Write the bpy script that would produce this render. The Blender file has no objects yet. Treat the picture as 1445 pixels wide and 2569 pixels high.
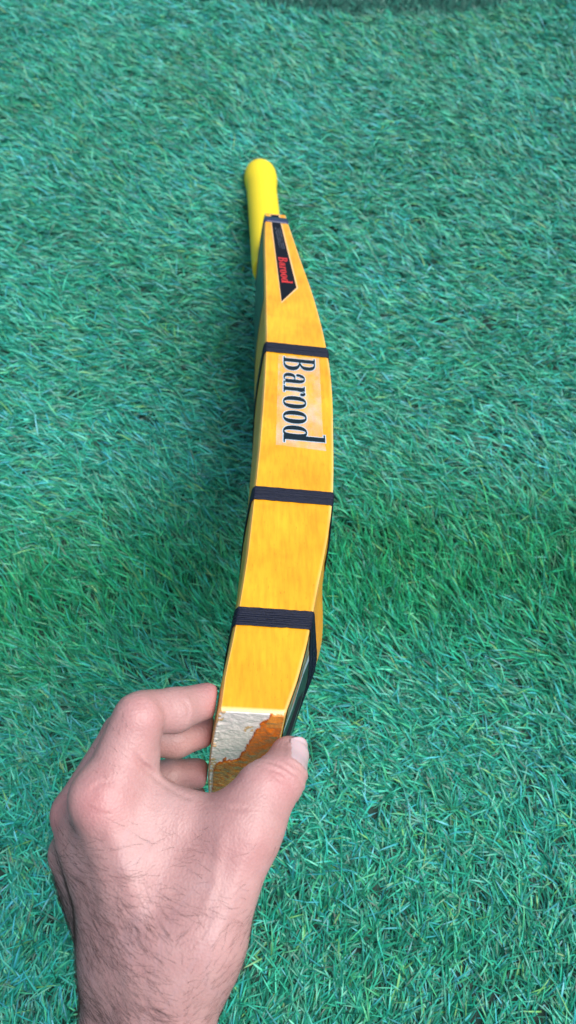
import bpy, bmesh, math, random
import numpy as np
from mathutils import Vector, Matrix

rng = np.random.default_rng(7)
random.seed(7)
scene = bpy.context.scene
COL = scene.collection

# ------------------------------------------------------------------ camera
CAM_H = 0.665
PITCH = math.radians(60.0)          # below the horizon
FPX = 1930.0                        # focal length in photograph pixels (1445 x 2569)
cam_d = bpy.data.cameras.new('camera')
cam_d.sensor_fit = 'VERTICAL'
cam_d.sensor_height = 36.0
cam_d.lens = 36.0 * FPX / 2569.0
cam_d.clip_start = 0.02
cam_d.clip_end = 200.0
cam_d.dof.use_dof = True
cam_d.dof.focus_distance = 0.43
cam_d.dof.aperture_fstop = 10.5
cam = bpy.data.objects.new('camera', cam_d)
COL.objects.link(cam)
cam.location = (0, 0, CAM_H)
cam.rotation_euler = (math.radians(90) - PITCH, 0, 0)
scene.camera = cam
C0 = np.array([0, 0, CAM_H])
AX_R = np.array([1.0, 0, 0])
AX_U = np.array([0, math.sin(PITCH), math.cos(PITCH)])
AX_F = np.array([0, math.cos(PITCH), -math.sin(PITCH)])


def at(u, v, d):
    """a point seen at photograph pixel (u, v), d metres deep -> world"""
    return C0 + AX_R * ((u - 722.5) / FPX * d) + AX_U * ((1284.5 - v) / FPX * d) + AX_F * d


# ------------------------------------------------------------------ world, sun, exposure
SUN_EL, SUN_AZ = math.radians(63), math.radians(104)      # azimuth clockwise from +Y
world = bpy.data.worlds.new('World')
scene.world = world
world.use_nodes = True
wn = world.node_tree
bg = wn.nodes['Background']
sky = wn.nodes.new('ShaderNodeTexSky')
sky.sky_type = 'NISHITA'
sky.sun_disc = False
sky.sun_elevation = SUN_EL
sky.sun_rotation = SUN_AZ
sky.air_density = 1.0
sky.dust_density = 2.0
wn.links.new(sky.outputs[0], bg.inputs[0])
bg.inputs[1].default_value = 0.05
sun_d = bpy.data.lights.new('sun', 'SUN')
sun_d.energy = 1.5
sun_d.angle = math.radians(46)
sun_d.color = (1.0, 0.975, 0.95)
sun = bpy.data.objects.new('sun', sun_d)
COL.objects.link(sun)
tosun = Vector((math.sin(SUN_AZ) * math.cos(SUN_EL), math.cos(SUN_AZ) * math.cos(SUN_EL), math.sin(SUN_EL)))
sun.rotation_euler = tosun.to_track_quat('Z', 'Y').to_euler()
sun.location = (1, 0, 2)
scene.view_settings.view_transform = 'Standard'
scene.view_settings.look = 'None'
scene.view_settings.gamma = 1.0
scene.view_settings.exposure = 1.55


# ------------------------------------------------------------------ helpers
def mesh_obj(name, verts, faces, mat=None, parent=None, smooth=True, sharp=None):
    me = bpy.data.meshes.new(name)
    me.from_pydata([tuple(map(float, p)) for p in verts], [], [tuple(map(int, f)) for f in faces])
    me.validate()
    if smooth:
        me.polygons.foreach_set('use_smooth', [True] * len(me.polygons))
        if sharp:
            me.set_sharp_from_angle(angle=math.radians(sharp))
    me.update()
    o = bpy.data.objects.new(name, me)
    COL.objects.link(o)
    if mat:
        me.materials.append(mat)
    if parent:
        o.parent = parent
    return o


def fast_mesh(name, verts, tris, mat=None, parent=None, smooth=True):
    """large triangle / quad meshes from arrays"""
    me = bpy.data.meshes.new(name)
    n = tris.shape[1]
    me.vertices.add(len(verts))
    me.vertices.foreach_set('co', np.ascontiguousarray(verts, dtype=np.float32).ravel())
    me.loops.add(tris.size)
    me.loops.foreach_set('vertex_index', np.ascontiguousarray(tris, dtype=np.int32).ravel())
    me.polygons.add(len(tris))
    me.polygons.foreach_set('loop_start', np.arange(0, tris.size, n, dtype=np.int32))
    if smooth:
        me.polygons.foreach_set('use_smooth', np.ones(len(tris), dtype=bool))
    me.update(calc_edges=True)
    o = bpy.data.objects.new(name, me)
    COL.objects.link(o)
    if mat:
        me.materials.append(mat)
    if parent:
        o.parent = parent
    return o


def colour_attr(o, name, rgb):
    a = o.data.color_attributes.new(name, 'FLOAT_COLOR', 'POINT')
    buf = np.ones((len(rgb), 4), dtype=np.float32)
    buf[:, :3] = rgb
    a.data.foreach_set('color', buf.ravel())


def new_mat(name):
    m = bpy.data.materials.new(name)
    m.use_nodes = True
    nt = m.node_tree
    return m, nt, nt.nodes['Principled BSDF']


def N(nt, typ, **kw):
    n = nt.nodes.new(typ)
    for k, v in kw.items():
        if k.startswith('i_'):
            n.inputs[k[2:].replace('_', ' ')].default_value = v
        else:
            setattr(n, k, v)
    return n


def ramp(nt, src, stops):
    r = nt.nodes.new('ShaderNodeValToRGB')
    el = r.color_ramp.elements
    while len(el) < len(stops):
        el.new(0.5)
    for e, (p, c) in zip(el, stops):
        e.position = p
        e.color = (*c, 1)
    nt.links.new(src, r.inputs[0])
    return r


def mix(nt, fac, a, b, mode='MIX'):
    m = nt.nodes.new('ShaderNodeMix')
    m.data_type = 'RGBA'
    m.blend_type = mode
    for s, v in ((m.inputs[0], fac), (m.inputs[6], a), (m.inputs[7], b)):
        if hasattr(v, 'is_output'):
            nt.links.new(v, s)
        elif isinstance(v, (int, float)):
            s.default_value = v
        else:
            s.default_value = (*v, 1)
    return m.outputs[2]


def bump(nt, bsdf, height, strength, dist):
    b = nt.nodes.new('ShaderNodeBump')
    b.inputs['Strength'].default_value = strength
    b.inputs['Distance'].default_value = dist
    nt.links.new(height, b.inputs['Height'])
    nt.links.new(b.outputs[0], bsdf.inputs['Normal'])
    return b


def obj_coords(nt, scale):
    tc = nt.nodes.new('ShaderNodeTexCoord')
    mp = nt.nodes.new('ShaderNodeMapping')
    mp.inputs['Scale'].default_value = scale
    nt.links.new(tc.outputs['Object'], mp.inputs[0])
    return mp.outputs[0]


def noise_tex(nt, vec, scale, detail=4, rough=0.5):
    n = nt.nodes.new('ShaderNodeTexNoise')
    n.inputs['Scale'].default_value = scale
    n.inputs['Detail'].default_value = detail
    n.inputs['Roughness'].default_value = rough
    nt.links.new(vec, n.inputs['Vector'])
    return n.outputs[0]


def vnoise(x, y, seed=0):
    """smooth 2-D value noise in 0..1"""
    xi = np.floor(x).astype(np.int64)
    yi = np.floor(y).astype(np.int64)
    fx, fy = x - xi, y - yi
    fx, fy = fx * fx * (3 - 2 * fx), fy * fy * (3 - 2 * fy)

    def h(a, b):
        v = (a * 374761393 + b * 668265263 + seed * 982451653) & 0x7fffffff
        v = ((v ^ (v >> 13)) * 1274126177) & 0x7fffffff
        return ((v ^ (v >> 16)) & 0xffff) / 65535.0
    a, b = h(xi, yi), h(xi + 1, yi)
    c, d = h(xi, yi + 1), h(xi + 1, yi + 1)
    return (a * (1 - fx) + b * fx) * (1 - fy) + (c * (1 - fx) + d * fx) * fy


def tag(o, label=None, cat=None, kind=None):
    if label:
        o['label'] = label
    if cat:
        o['category'] = cat
    if kind:
        o['kind'] = kind
    return o


# ------------------------------------------------------------------ materials
def mat_wood():
    m, nt, b = new_mat('varnished_wood')
    v = obj_coords(nt, (1, 0.12, 1))
    v2 = obj_coords(nt, (1, 1, 1))
    grain = noise_tex(nt, v, 420, 5, 0.6)
    cloud = noise_tex(nt, v2, 22, 3, 0.5)
    speck = noise_tex(nt, obj_coords(nt, (1, 0.35, 1)), 900, 2, 0.6)
    c1 = ramp(nt, cloud, [(0.34, (0.83, 0.330, 0.005)), (0.66, (0.87, 0.455, 0.014))])
    c2 = ramp(nt, grain, [(0.34, (0.78, 0.66, 0.42)), (0.60, (1.0, 1.0, 1.0))])
    c = mix(nt, 0.6, c1.outputs[0], c2.outputs[0], 'MULTIPLY')
    sp = ramp(nt, speck, [(0.28, (0.62, 0.45, 0.2)), (0.36, (1, 1, 1))])
    c = mix(nt, 0.55, c, sp.outputs[0], 'MULTIPLY')
    blot = ramp(nt, noise_tex(nt, v2, 55, 2, 0.5), [(0.58, (1, 1, 1)), (0.76, (0.93, 0.66, 0.25))])
    c = mix(nt, 0.5, c, blot.outputs[0], 'MULTIPLY')
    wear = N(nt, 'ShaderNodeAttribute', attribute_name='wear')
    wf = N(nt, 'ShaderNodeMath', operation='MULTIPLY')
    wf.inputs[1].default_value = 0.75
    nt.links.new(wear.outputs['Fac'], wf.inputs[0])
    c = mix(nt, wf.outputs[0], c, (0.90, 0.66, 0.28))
    nt.links.new(c, b.inputs['Base Color'])
    b.inputs['Roughness'].default_value = 0.38
    b.inputs['Coat Weight'].default_value = 0.22
    b.inputs['Coat Roughness'].default_value = 0.14
    bump(nt, b, noise_tex(nt, v2, 60, 3, 0.5), 0.25, 0.002)
    return m


def mat_simple(name, col, rough=0.5, coat=0.0, **kw):
    m, nt, b = new_mat(name)
    b.inputs['Base Color'].default_value = (*col, 1)
    b.inputs['Roughness'].default_value = rough
    b.inputs['Coat Weight'].default_value = coat
    for k, v in kw.items():
        b.inputs[k].default_value = v
    return m


def mat_attr(name, rough, coat=0.0, nscale=None, nstr=0.2):
    m, nt, b = new_mat(name)
    a = N(nt, 'ShaderNodeAttribute', attribute_name='tint')
    nt.links.new(a.outputs['Color'], b.inputs['Base Color'])
    b.inputs['Roughness'].default_value = rough
    b.inputs['Coat Weight'].default_value = coat
    b.inputs['Coat Roughness'].default_value = 0.08
    if nscale:
        bump(nt, b, noise_tex(nt, obj_coords(nt, (1, 1, 1)), nscale, 4, 0.6), nstr, 0.001)
    return m


def mat_thread():
    m, nt, b = new_mat('black_thread')
    v = obj_coords(nt, (1, 1, 1))
    n = noise_tex(nt, v, 1800, 3, 0.6)
    r = ramp(nt, n, [(0.35, (0.002, 0.003, 0.008)), (0.75, (0.014, 0.020, 0.050))])
    nt.links.new(r.outputs[0], b.inputs['Base Color'])
    b.inputs['Roughness'].default_value = 0.5
    b.inputs['Specular IOR Level'].default_value = 0.25
    bump(nt, b, n, 0.5, 0.0004)
    return m


def mat_skin():
    m, nt, b = new_mat('skin')
    v = obj_coords(nt, (1, 1, 1))
    a = N(nt, 'ShaderNodeAttribute', attribute_name='tint')
    mott = ramp(nt, noise_tex(nt, v, 75, 4, 0.6), [(0.3, (0.90, 0.80, 0.80)), (0.7, (1.06, 1.04, 1.03))])
    c = mix(nt, 0.8, a.outputs['Color'], mott.outputs[0], 'MULTIPLY')
    fine = ramp(nt, noise_tex(nt, v, 900, 2, 0.6), [(0.3, (0.9, 0.86, 0.86)), (0.7, (1.05, 1.05, 1.05))])
    c = mix(nt, 0.5, c, fine.outputs[0], 'MULTIPLY')
    nt.links.new(c, b.inputs['Base Color'])
    b.inputs['Roughness'].default_value = 0.48
    b.inputs['Subsurface Weight'].default_value = 0.12
    b.inputs['Subsurface Radius'].default_value = (1.0, 0.35, 0.2)
    b.inputs['Subsurface Scale'].default_value = 0.004
    vor = N(nt, 'ShaderNodeTexVoronoi', i_Scale=900.0)
    nt.links.new(v, vor.inputs['Vector'])
    add = N(nt, 'ShaderNodeMath', operation='ADD')
    sc = N(nt, 'ShaderNodeMath', operation='MULTIPLY')
    sc.inputs[1].default_value = 2.0
    nt.links.new(noise_tex(nt, v, 220, 4, 0.65), sc.inputs[0])
    nt.links.new(sc.outputs[0], add.inputs[0])
    nt.links.new(vor.outputs['Distance'], add.inputs[1])
    bump(nt, b, add.outputs[0], 0.25, 0.0007)
    return m


def mat_grass():
    m, nt, b = new_mat('turf_blades')
    a = N(nt, 'ShaderNodeAttribute', attribute_name='tint')
    nt.links.new(a.outputs['Color'], b.inputs['Base Color'])
    b.inputs['Roughness'].default_value = 0.46
    b.inputs['Specular IOR Level'].default_value = 0.62
    tr = N(nt, 'ShaderNodeBsdfTranslucent')
    nt.links.new(a.outputs['Color'], tr.inputs['Color'])
    mx = N(nt, 'ShaderNodeMixShader')
    mx.inputs[0].default_value = 0.06
    nt.links.new(b.outputs[0], mx.inputs[1])
    nt.links.new(tr.outputs[0], mx.inputs[2])
    nt.links.new(mx.outputs[0], nt.nodes['Material Output'].inputs['Surface'])
    return m


M_WOOD = mat_wood()
M_THREAD = mat_thread()
M_TAPE = mat_simple('blue_black_tape', (0.020, 0.030, 0.085), 0.35, 0.2)
M_BLACK = mat_simple('black_print', (0.004, 0.005, 0.010), 0.55, 0.0, **{'Specular IOR Level': 0.2})
M_INK = mat_simple('black_ink', (0.004, 0.012, 0.016), 0.35, 0.15, **{'Specular IOR Level': 0.3})
M_PALE = mat_simple('pale_outline', (0.46, 0.62, 0.70), 0.3, 0.4)
M_RED = mat_simple('red_print', (0.62, 0.030, 0.026), 0.4)
M_GREYPR = mat_simple('grey_print', (0.09, 0.10, 0.13), 0.4)
M_BORDER = mat_simple('pale_orange_border', (0.85, 0.52, 0.22), 0.4, 0.3)
M_GRIP = mat_simple('yellow_rubber', (0.86, 0.66, 0.012), 0.55)
bump(M_GRIP.node_tree, M_GRIP.node_tree.nodes['Principled BSDF'], noise_tex(M_GRIP.node_tree, obj_coords(M_GRIP.node_tree, (1, 1, 1)), 900, 3, 0.6), 0.35, 0.0008)
M_SKIN = mat_skin()
M_NAIL = mat_simple('nail', (0.62, 0.43, 0.44), 0.25, 0.4, **{'Subsurface Weight': 0.2, 'Subsurface Scale': 0.002})
M_HAIR = mat_simple('dark_hair', (0.040, 0.022, 0.018), 0.6)
M_GRASS = mat_grass()

# ------------------------------------------------------------------ ground and turf
EDGE_Y = 1.232


def turf_edge(x):
    """far edge of the turf mat: it bows towards the viewer in the middle right"""
    return EDGE_Y + 0.025 * np.clip((0.06 - x) / 0.1, 0, 4) ** 1.2 + 0.025 * np.clip((x - 0.27) / 0.08, 0, 4) ** 1.3


def relief(x, y):
    z = 0.006 * (vnoise(x * 5 + 3, y * 5, 1) - 0.5)
    z = z + 0.030 / (1 + np.exp(-(y - 0.315 - 0.03 * np.sin(x * 4 + 1)) / 0.028))     # the mat steps up across the picture
    z = z + 0.006 * np.exp(-((y - 0.10 + 0.02 * np.sin(x * 9)) / 0.05) ** 2)
    z = z + 0.030 * np.clip((x - 0.30) / 0.25, 0, 1) ** 2 * np.clip((y - 0.55) / 0.4, 0, 1)   # mat rucked up at the right
    return z


def sheet(name, x0, x1, y0, y1, nx, ny, fz, mat):
    xs, ys = np.meshgrid(np.linspace(x0, x1, nx), np.linspace(y0, y1, ny))
    v = np.stack([xs.ravel(), ys.ravel(), fz(xs.ravel(), ys.ravel())], 1)
    i = np.arange(nx * ny).reshape(ny, nx)
    f = np.stack([i[:-1, :-1].ravel(), i[:-1, 1:].ravel(), i[1:, 1:].ravel(), i[1:, :-1].ravel()], 1)
    return fast_mesh(name, v, f, mat)


m, nt, b = new_mat('ground_green')
r = ramp(nt, noise_tex(nt, obj_coords(nt, (1, 1, 1)), 160, 5, 0.7), [(0.35, (0.004, 0.055, 0.038)), (0.7, (0.015, 0.160, 0.110))])
nt.links.new(r.outputs[0], b.inputs['Base Color'])
b.inputs['Roughness'].default_value = 0.8
bump(nt, b, noise_tex(nt, obj_coords(nt, (1, 1, 1)), 220, 4, 0.7), 0.8, 0.01)
ground = sheet('ground', -60, 60, -60, 60, 40, 40, lambda x, y: np.full_like(x, -0.045), m)
tag(ground, kind='structure')

m, nt, b = new_mat('turf_backing')
r = ramp(nt, noise_tex(nt, obj_coords(nt, (1, 1, 1)), 300, 4, 0.7), [(0.3, (0.003, 0.016, 0.011)), (0.7, (0.010, 0.050, 0.034))])
nt.links.new(r.outputs[0], b.inputs['Base Color'])
b.inputs['Roughness'].default_value = 0.85
# mat body: top sheet follows the relief, far rim follows turf_edge, skirt down to the ground
NX, NY = 120, 110
xs = np.linspace(-1.9, 1.9, NX)
tv = np.linspace(0, 1, NY)
X, TT = np.meshgrid(xs, tv)
Y = -0.6 + (turf_edge(X) + 0.6) * TT
V = np.stack([X.ravel(), Y.ravel(), relief(X.ravel(), Y.ravel())], 1)
idx = np.arange(NX * NY).reshape(NY, NX)
Fq = np.stack([idx[:-1, :-1].ravel(), idx[:-1, 1:].ravel(), idx[1:, 1:].ravel(), idx[1:, :-1].ravel()], 1)
rim = np.concatenate([idx[-1, ::-1], idx[::-1, 0][1:], idx[0, 1:], idx[1:-1, -1]])
base = len(V)
low = V[rim].copy()
low[:, 2] = -0.05
V = np.concatenate([V, low])
k = np.arange(len(rim))
Fs = np.stack([rim, rim[(k + 1) % len(rim)], base + (k + 1) % len(rim), base + k], 1)
mat_body = fast_mesh('turf_mat', V, np.concatenate([Fq, Fs]), m)
tag(mat_body, kind='structure')

GREENS = np.array([[0.014, 0.330, 0.205], [0.007, 0.250, 0.150], [0.040, 0.460, 0.300], [0.022, 0.370, 0.295],
                   [0.045, 0.390, 0.430], [0.060, 0.440, 0.205], [0.002, 0.115, 0.072]])


def blades(px, py, z0, length, width, az, el, curl, cols, segs=3):
    """curved tapering ribbons; el = start elevation, curl = total bend (rad)"""
    n = len(px)
    pts = np.zeros((segs + 1, n, 3))
    p = np.stack([px, py, z0], 1)
    pts[0] = p
    ca, sa = np.cos(az), np.sin(az)
    for s in range(segs):
        e = el - curl * (s + 0.5) / segs
        d = np.stack([np.cos(e) * ca, np.cos(e) * sa, np.sin(e)], 1)
        p = p + d * (length / segs)[:, None]
        pts[s + 1] = p
    # width direction: horizontal, perpendicular to azimuth, with a random twist
    tw = rng.uniform(-0.9, 0.9, n)
    wd = np.stack([-sa * np.cos(tw), ca * np.cos(tw), np.sin(tw)], 1)
    verts = np.zeros((n, 2 * segs + 1, 3))
    for s in range(segs):
        w = (width * (1.0 if s == 0 else 1.05 - 0.28 * s / segs * 1.2) / 2)[:, None]
        verts[:, 2 * s] = pts[s] - wd * w
        verts[:, 2 * s + 1] = pts[s] + wd * w
    verts[:, 2 * segs] = pts[segs]
    t = []
    for s in range(segs - 1):
        a = 2 * s
        t += [(a, a + 1, a + 3), (a, a + 3, a + 2)]
    t.append((2 * segs - 2, 2 * segs - 1, 2 * segs))
    t = np.array(t)
    tris = (t[None] + (np.arange(n) * (2 * segs + 1))[:, None, None]).reshape(-1, 3)
    return verts.reshape(-1, 3), tris, np.repeat(cols, 2 * segs + 1, axis=0)


def grass_field(n_tuft, xr, yr, per, inside, zf, len_rng, wid, far=False):
    tx = rng.uniform(*xr, n_tuft)
    ty = rng.uniform(*yr, n_tuft)
    k = inside(tx, ty)
    k &= (vnoise(tx * 110, ty * 170, 17) * 0.6 + vnoise(tx * 200, ty * 320, 18) * 0.4) > 0.33 + 0.08 * np.exp(-((ty - 0.27) / 0.09) ** 2)
    tx, ty = tx[k], ty[k]
    x = np.repeat(tx, per) + rng.normal(0, 0.0022, len(tx) * per)
    y = np.repeat(ty, per) + rng.normal(0, 0.0022, len(ty) * per)
    n = len(x)
    tuft_az = np.repeat(rng.normal(0, 0.35, len(tx)), per)
    # pile direction over the mat: combed sideways far away, more upright across the fold, tangled close by
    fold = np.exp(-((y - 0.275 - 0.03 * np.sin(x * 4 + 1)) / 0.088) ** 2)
    near = 1 / (1 + np.exp((y - 0.15) / 0.025))
    right = np.clip((x - 0.33) / 0.12, 0, 1) * np.clip((y - 0.6) / 0.2, 0, 1)
    flow = math.pi * 0.95 + 0.9 * (vnoise(x * 7, y * 7, 3) - 0.5) + 0.55 * (vnoise(x * 22, y * 22, 4) - 0.5)
    low = 1 / (1 + np.exp((y - 0.09) / 0.03))
    flow = flow - 0.85 * fold - 1.6 * low + 0.2 * right * np.sin(y * 40)
    az = flow + tuft_az + rng.normal(0, 1, n) * (0.40 + 0.45 * near * (1 - 0.7 * low) + 0.9 * right)
    flip = rng.random(n) < (0.10 + 0.24 * near * (1 - 0.6 * low) + 0.15 * right)
    az = np.where(flip, az + rng.uniform(-math.pi, math.pi, n), az)
    el = 0.46 + 0.50 * fold + 0.20 * near + 0.35 * right + rng.normal(0, 0.22, n) + 0.25 * (vnoise(x * 30, y * 30, 9) - 0.5)
    el = np.clip(el, 0.25, 1.5)
    curl = 0.75 - 0.15 * fold + 0.35 * near + rng.normal(0, 0.28, n)
    ln = rng.uniform(*len_rng, n) * (1.0 - 0.10 * near + 0.25 * fold)
    wd_ = rng.uniform(0.75, 1.2, n) * wid
    ci = rng.choice(len(GREENS), n, p=[.24, .2, .16, .14, .08, .08, .10])
    c = GREENS[ci] * rng.uniform(0.55, 1.30, (n, 1))
    c = c * (1 - fold[:, None] * np.array([[0.35, 0.06, 0.38]]))          # blades tinted deeper green, less red and blue, across the fold
    patch = vnoise(x * 9, y * 9, 12)[:, None]
    c = c * (1 + (patch - 0.5) * 0.25 * np.array([[0.8, 0.7, 1.5]]))
    olive = rng.random(n) < 0.02
    c[olive] = np.array([0.14, 0.40, 0.12]) * rng.uniform(0.7, 1.2, (olive.sum(), 1))
    # the lying handle end presses the pile down
    return blades(x, y, zf(x, y), ln, wd_, az, el, curl, c)


def in_view(margin):
    """footprint of the picture on the ground, widened"""
    def f(x, y):
        half = 0.21 + 0.235 * np.clip(y + 0.05, 0, 3)
        return (np.abs(x) < half + margin) & (y > -0.12 - margin) & (y < turf_edge(x) + 0.004)
    return f


va = grass_field(90000, (-0.75, 0.75), (-0.20, 1.44), 8, in_view(0.05), relief, (0.012, 0.028), 0.00120)
inner = in_view(0.06)
vb = grass_field(11000, (-1.85, 1.85), (-0.58, 1.42), 6,
                 lambda x, y: (~inner(x, y)) & (y < turf_edge(x)), relief, (0.020, 0.036), 0.0022)
vv = np.concatenate([va[0], vb[0]])
tt = np.concatenate([va[1], vb[1] + len(va[0])])
cc = np.concatenate([va[2], vb[2]])
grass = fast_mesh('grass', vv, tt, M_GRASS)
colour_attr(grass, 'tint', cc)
tag(grass, 'teal green artificial grass pile covering the turf mat', 'grass', 'stuff')

# short dark pile of the ground beyond the far edge of the mat
n = 60000
x = rng.uniform(-1.6, 1.9, n)
y = rng.uniform(1.22, 2.2, n)
k = y > turf_edge(x) + 0.004
x, y = x[k], y[k]
n = len(x)
c = np.array([[0.010, 0.170, 0.115]]) * rng.uniform(0.5, 1.3, (n, 1))
g2 = blades(x, y, np.full(n, -0.045), rng.uniform(0.010, 0.022, n), rng.uniform(.0015, .0026, n), rng.uniform(0, 6.28, n),
            rng.uniform(0.6, 1.4, n), rng.uniform(0.2, 0.9, n), c)
far_grass = fast_mesh('far_grass', g2[0], g2[1], M_GRASS)
colour_attr(far_grass, 'tint', g2[2])
tag(far_grass, 'dark short grass beyond the far edge of the turf mat', 'grass', 'stuff')

# ------------------------------------------------------------------ cricket bat
# own frame: x = thickness (face left, spine right), y = from toe to handle, z = outwards from the near edge plane
A_ = np.array([-0.01637676, 0.70550931, 0.70851141])     # camera axes right / up / forward
W_ = np.array([-0.13013375, -0.7040831, 0.69809182])
T_ = np.array([0.99136119, -0.08076877, 0.10334117])
E_ = np.array([-0.01677461, -0.09595078, 0.37])


def c2w(v):
    return AX_R * v[0] + AX_U * v[1] + AX_F * v[2]


bat_o = C0 + c2w(E_)
bx_, by_, bz_ = c2w(T_), c2w(A_), c2w(-W_)
BAT = Matrix(((bx_[0], by_[0], bz_[0], bat_o[0]), (bx_[1], by_[1], bz_[1], bat_o[1]),
              (bx_[2], by_[2], bz_[2], bat_o[2]), (0, 0, 0, 1)))
bat = bpy.data.objects.new('cricket_bat', None)
COL.objects.link(bat)
bat.empty_display_size = 0.05
bat.matrix_world = BAT
tag(bat, 'yellow varnished wooden cricket bat held edge up, with black thread bindings and yellow grip', 'cricket bat')

PS = np.array([0, .02, .04, .06, .08, .1, .12, .14, .16, .18, .2, .22, .24, .26, .28, .3, .32, .34, .36, .38, .4, .42, .44, .46, .48, .5, .52, .54, .562])
PL = np.array([-15.4, -14, -11.1, -8.6, -6.5, -4.6, -3.3, -2, -.7, .5, 1.6, 2.4, 3.3, 4.0, 4.6, 5.1, 5.6, 5.6, 5.4, 5.2, 5, 4.8, 4.5, 4.2, 3.8, 3.6, 3.6, 3.8, 3.9]) / 1000
PR = np.array([15.7, 22.3, 27.3, 31.3, 35.1, 39.2, 43, 46.1, 48.5, 50.0, 51.1, 52.1, 53.1, 53.9, 54.2, 54, 53.2, 51.9, 50.3, 48.3, 46.1, 43.5, 40.5, 37.5, 34.6, 31.9, 29, 26.2, 23.4]) / 1000
SS = np.array([0, .02, .04, .056, .066, .076, .088, .1, .113, .12, .137, .152, .2, .3, .4, .5, .562])
SP = np.array([16.2, 23.3, 29.8, 37.5, 42.0, 45.1, 46.3, 45.6, 45.3, 46.2, 48.5, 52.4, 55.0, 57, 50, 36.5, 27]) / 1000
BL = 0.5620
BW = 0.108


def prof(s):
    return np.interp(s, PS, PL), np.interp(s, PS, PR), np.interp(s, SS, SP)


FAR = lambda s: 0.0010 + 0.0036 * min(1.0, s / 0.05)        # the far edge sits a little further to the spine side
CROWN = 0.0022


def face_x(s, q):
    u = min(max((BW - 0.004 - q) / (BW - 0.008), 0), 1)
    return prof(s)[0] - 0.0016 - CROWN * math.sin(math.pi * u) + 0.018 * q


def back_x(s, q):
    Lx, Rx, Sx = prof(s)
    h = BW / 2
    edge, qq = (Rx, q) if q <= h else (Rx + FAR(s), BW - q)
    u = min(max((qq - 0.0014) / (h - 0.0014), 0), 1)
    return edge + (max(Sx, edge + 0.0004) - edge) * math.sin(math.pi / 2 * u) ** 1.45


def section(s, grow=0.0):
    """closed outline (x, q) of the blade at station s; q = depth below the near edge"""
    Lx, Rx, Sx = prof(s)
    qa = 0.0
    if s > BL - 0.004:
        t = min(1.0, (s - (BL - 0.004)) / 0.004)
        qa = 0.004 * (1 - math.sqrt(max(0, 1 - t * t)))
    pts = []
    h = BW / 2
    nb, nf = 9, 9
    # near edge, left to right
    for t in (0.0, 0.02, 0.25, 0.5, 0.75, 0.98):
        pts.append((Lx + (Rx - 0.0012 - Lx) * t, qa))
    pts += [(Rx - 0.0010, qa), (Rx - 0.0002, qa + 0.0004), (Rx + 0.0001, qa + 0.0014)]
    for i in range(1, nb + 1):
        q = 0.0014 + (h - 0.0014) * i / nb
        pts.append((back_x(s, q), max(q, qa + 0.0015)))
    for i in range(nb - 1, 0, -1):
        q = BW - (0.0014 + (h - 0.0014) * i / nb)
        pts.append((back_x(s, q), min(q, BW - qa - 0.0015)))
    Rf = Rx + FAR(s)
    pts += [(Rf + 0.0001, BW - qa - 0.0014), (Rf - 0.0010, BW - qa)]
    for t in (0.75, 0.5, 0.25, 0.0):
        pts.append((Lx + 0.002 + (Rf - Lx - 0.002) * t, BW - qa))
    for i in range(nf + 1):
        q = BW - 0.004 - (BW - 0.008) * i / nf
        pts.append((face_x(s, q), min(max(q, qa + 0.004), BW - qa - 0.004)))
    pts.append((Lx - 0.0011, qa + 0.0018))
    pts.append((Lx - 0.0003, qa + 0.0005))
    return np.array(pts)


stations = [0.0, 0.0012] + [0.0024] + list(np.linspace(0.006, BL - 0.004, 92)) + [BL - 0.003, BL - 0.002, BL - 0.0012, BL - 0.0006, BL - 0.0002, BL - 0.00003]
rings = []
for s in stations:
    p = section(s)
    if s == 0.0:
        cen = p.mean(0)
        dvec = cen - p
        p = p + dvec / np.linalg.norm(dvec, axis=1)[:, None] * 0.0007
    rings.append(np.stack([p[:, 0], np.full(len(p), s), -p[:, 1]], 1))
K = len(rings[0])
V = np.concatenate(rings)
Fq = []
for i in range(len(stations) - 1):
    for j in range(K):
        a, b2 = i * K + j, i * K + (j + 1) % K
        Fq.append((a, b2, b2 + K, a + K))
Fq.append(tuple(range(K))[::-1])
Fq.append(tuple((len(stations) - 1) * K + j for j in range(K)))
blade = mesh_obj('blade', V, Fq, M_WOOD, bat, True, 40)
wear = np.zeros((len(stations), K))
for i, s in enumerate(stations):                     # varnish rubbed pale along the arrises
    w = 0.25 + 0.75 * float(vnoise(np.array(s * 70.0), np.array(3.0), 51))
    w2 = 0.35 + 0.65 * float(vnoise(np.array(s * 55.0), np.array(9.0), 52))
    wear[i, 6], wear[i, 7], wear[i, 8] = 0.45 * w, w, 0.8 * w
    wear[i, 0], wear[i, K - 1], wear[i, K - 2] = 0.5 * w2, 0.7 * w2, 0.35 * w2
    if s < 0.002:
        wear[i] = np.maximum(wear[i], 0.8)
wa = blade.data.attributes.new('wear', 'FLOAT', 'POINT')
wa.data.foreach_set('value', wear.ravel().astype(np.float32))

# handle with rubber grip
HS = np.array([0.545, 0.565, 0.61, 0.69, 0.79, 0.83])
HT = np.array([0.0135, 0.0122, 0.0103, 0.0067, 0.0020, 0.0006])


def lathe(name, stn, mat, parent, seg=40):
    V, Fc = [], []
    for s, r in stn:
        cx = np.interp(s, HS, HT)
        for j in range(seg):
            a = 2 * math.pi * j / seg
            V.append((cx + r * math.cos(a), s, -BW / 2 + r * math.sin(a) * 1.0))
    for i in range(len(stn) - 1):
        for j in range(seg):
            a, b2 = i * seg + j, i * seg + (j + 1) % seg
            Fc.append((a, b2, b2 + seg, a + seg))
    Fc.append(tuple(range(seg))[::-1])
    Fc.append(tuple((len(stn) - 1) * seg + j for j in range(seg)))
    return mesh_obj(name, V, Fc, mat, parent, True, 60)


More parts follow.
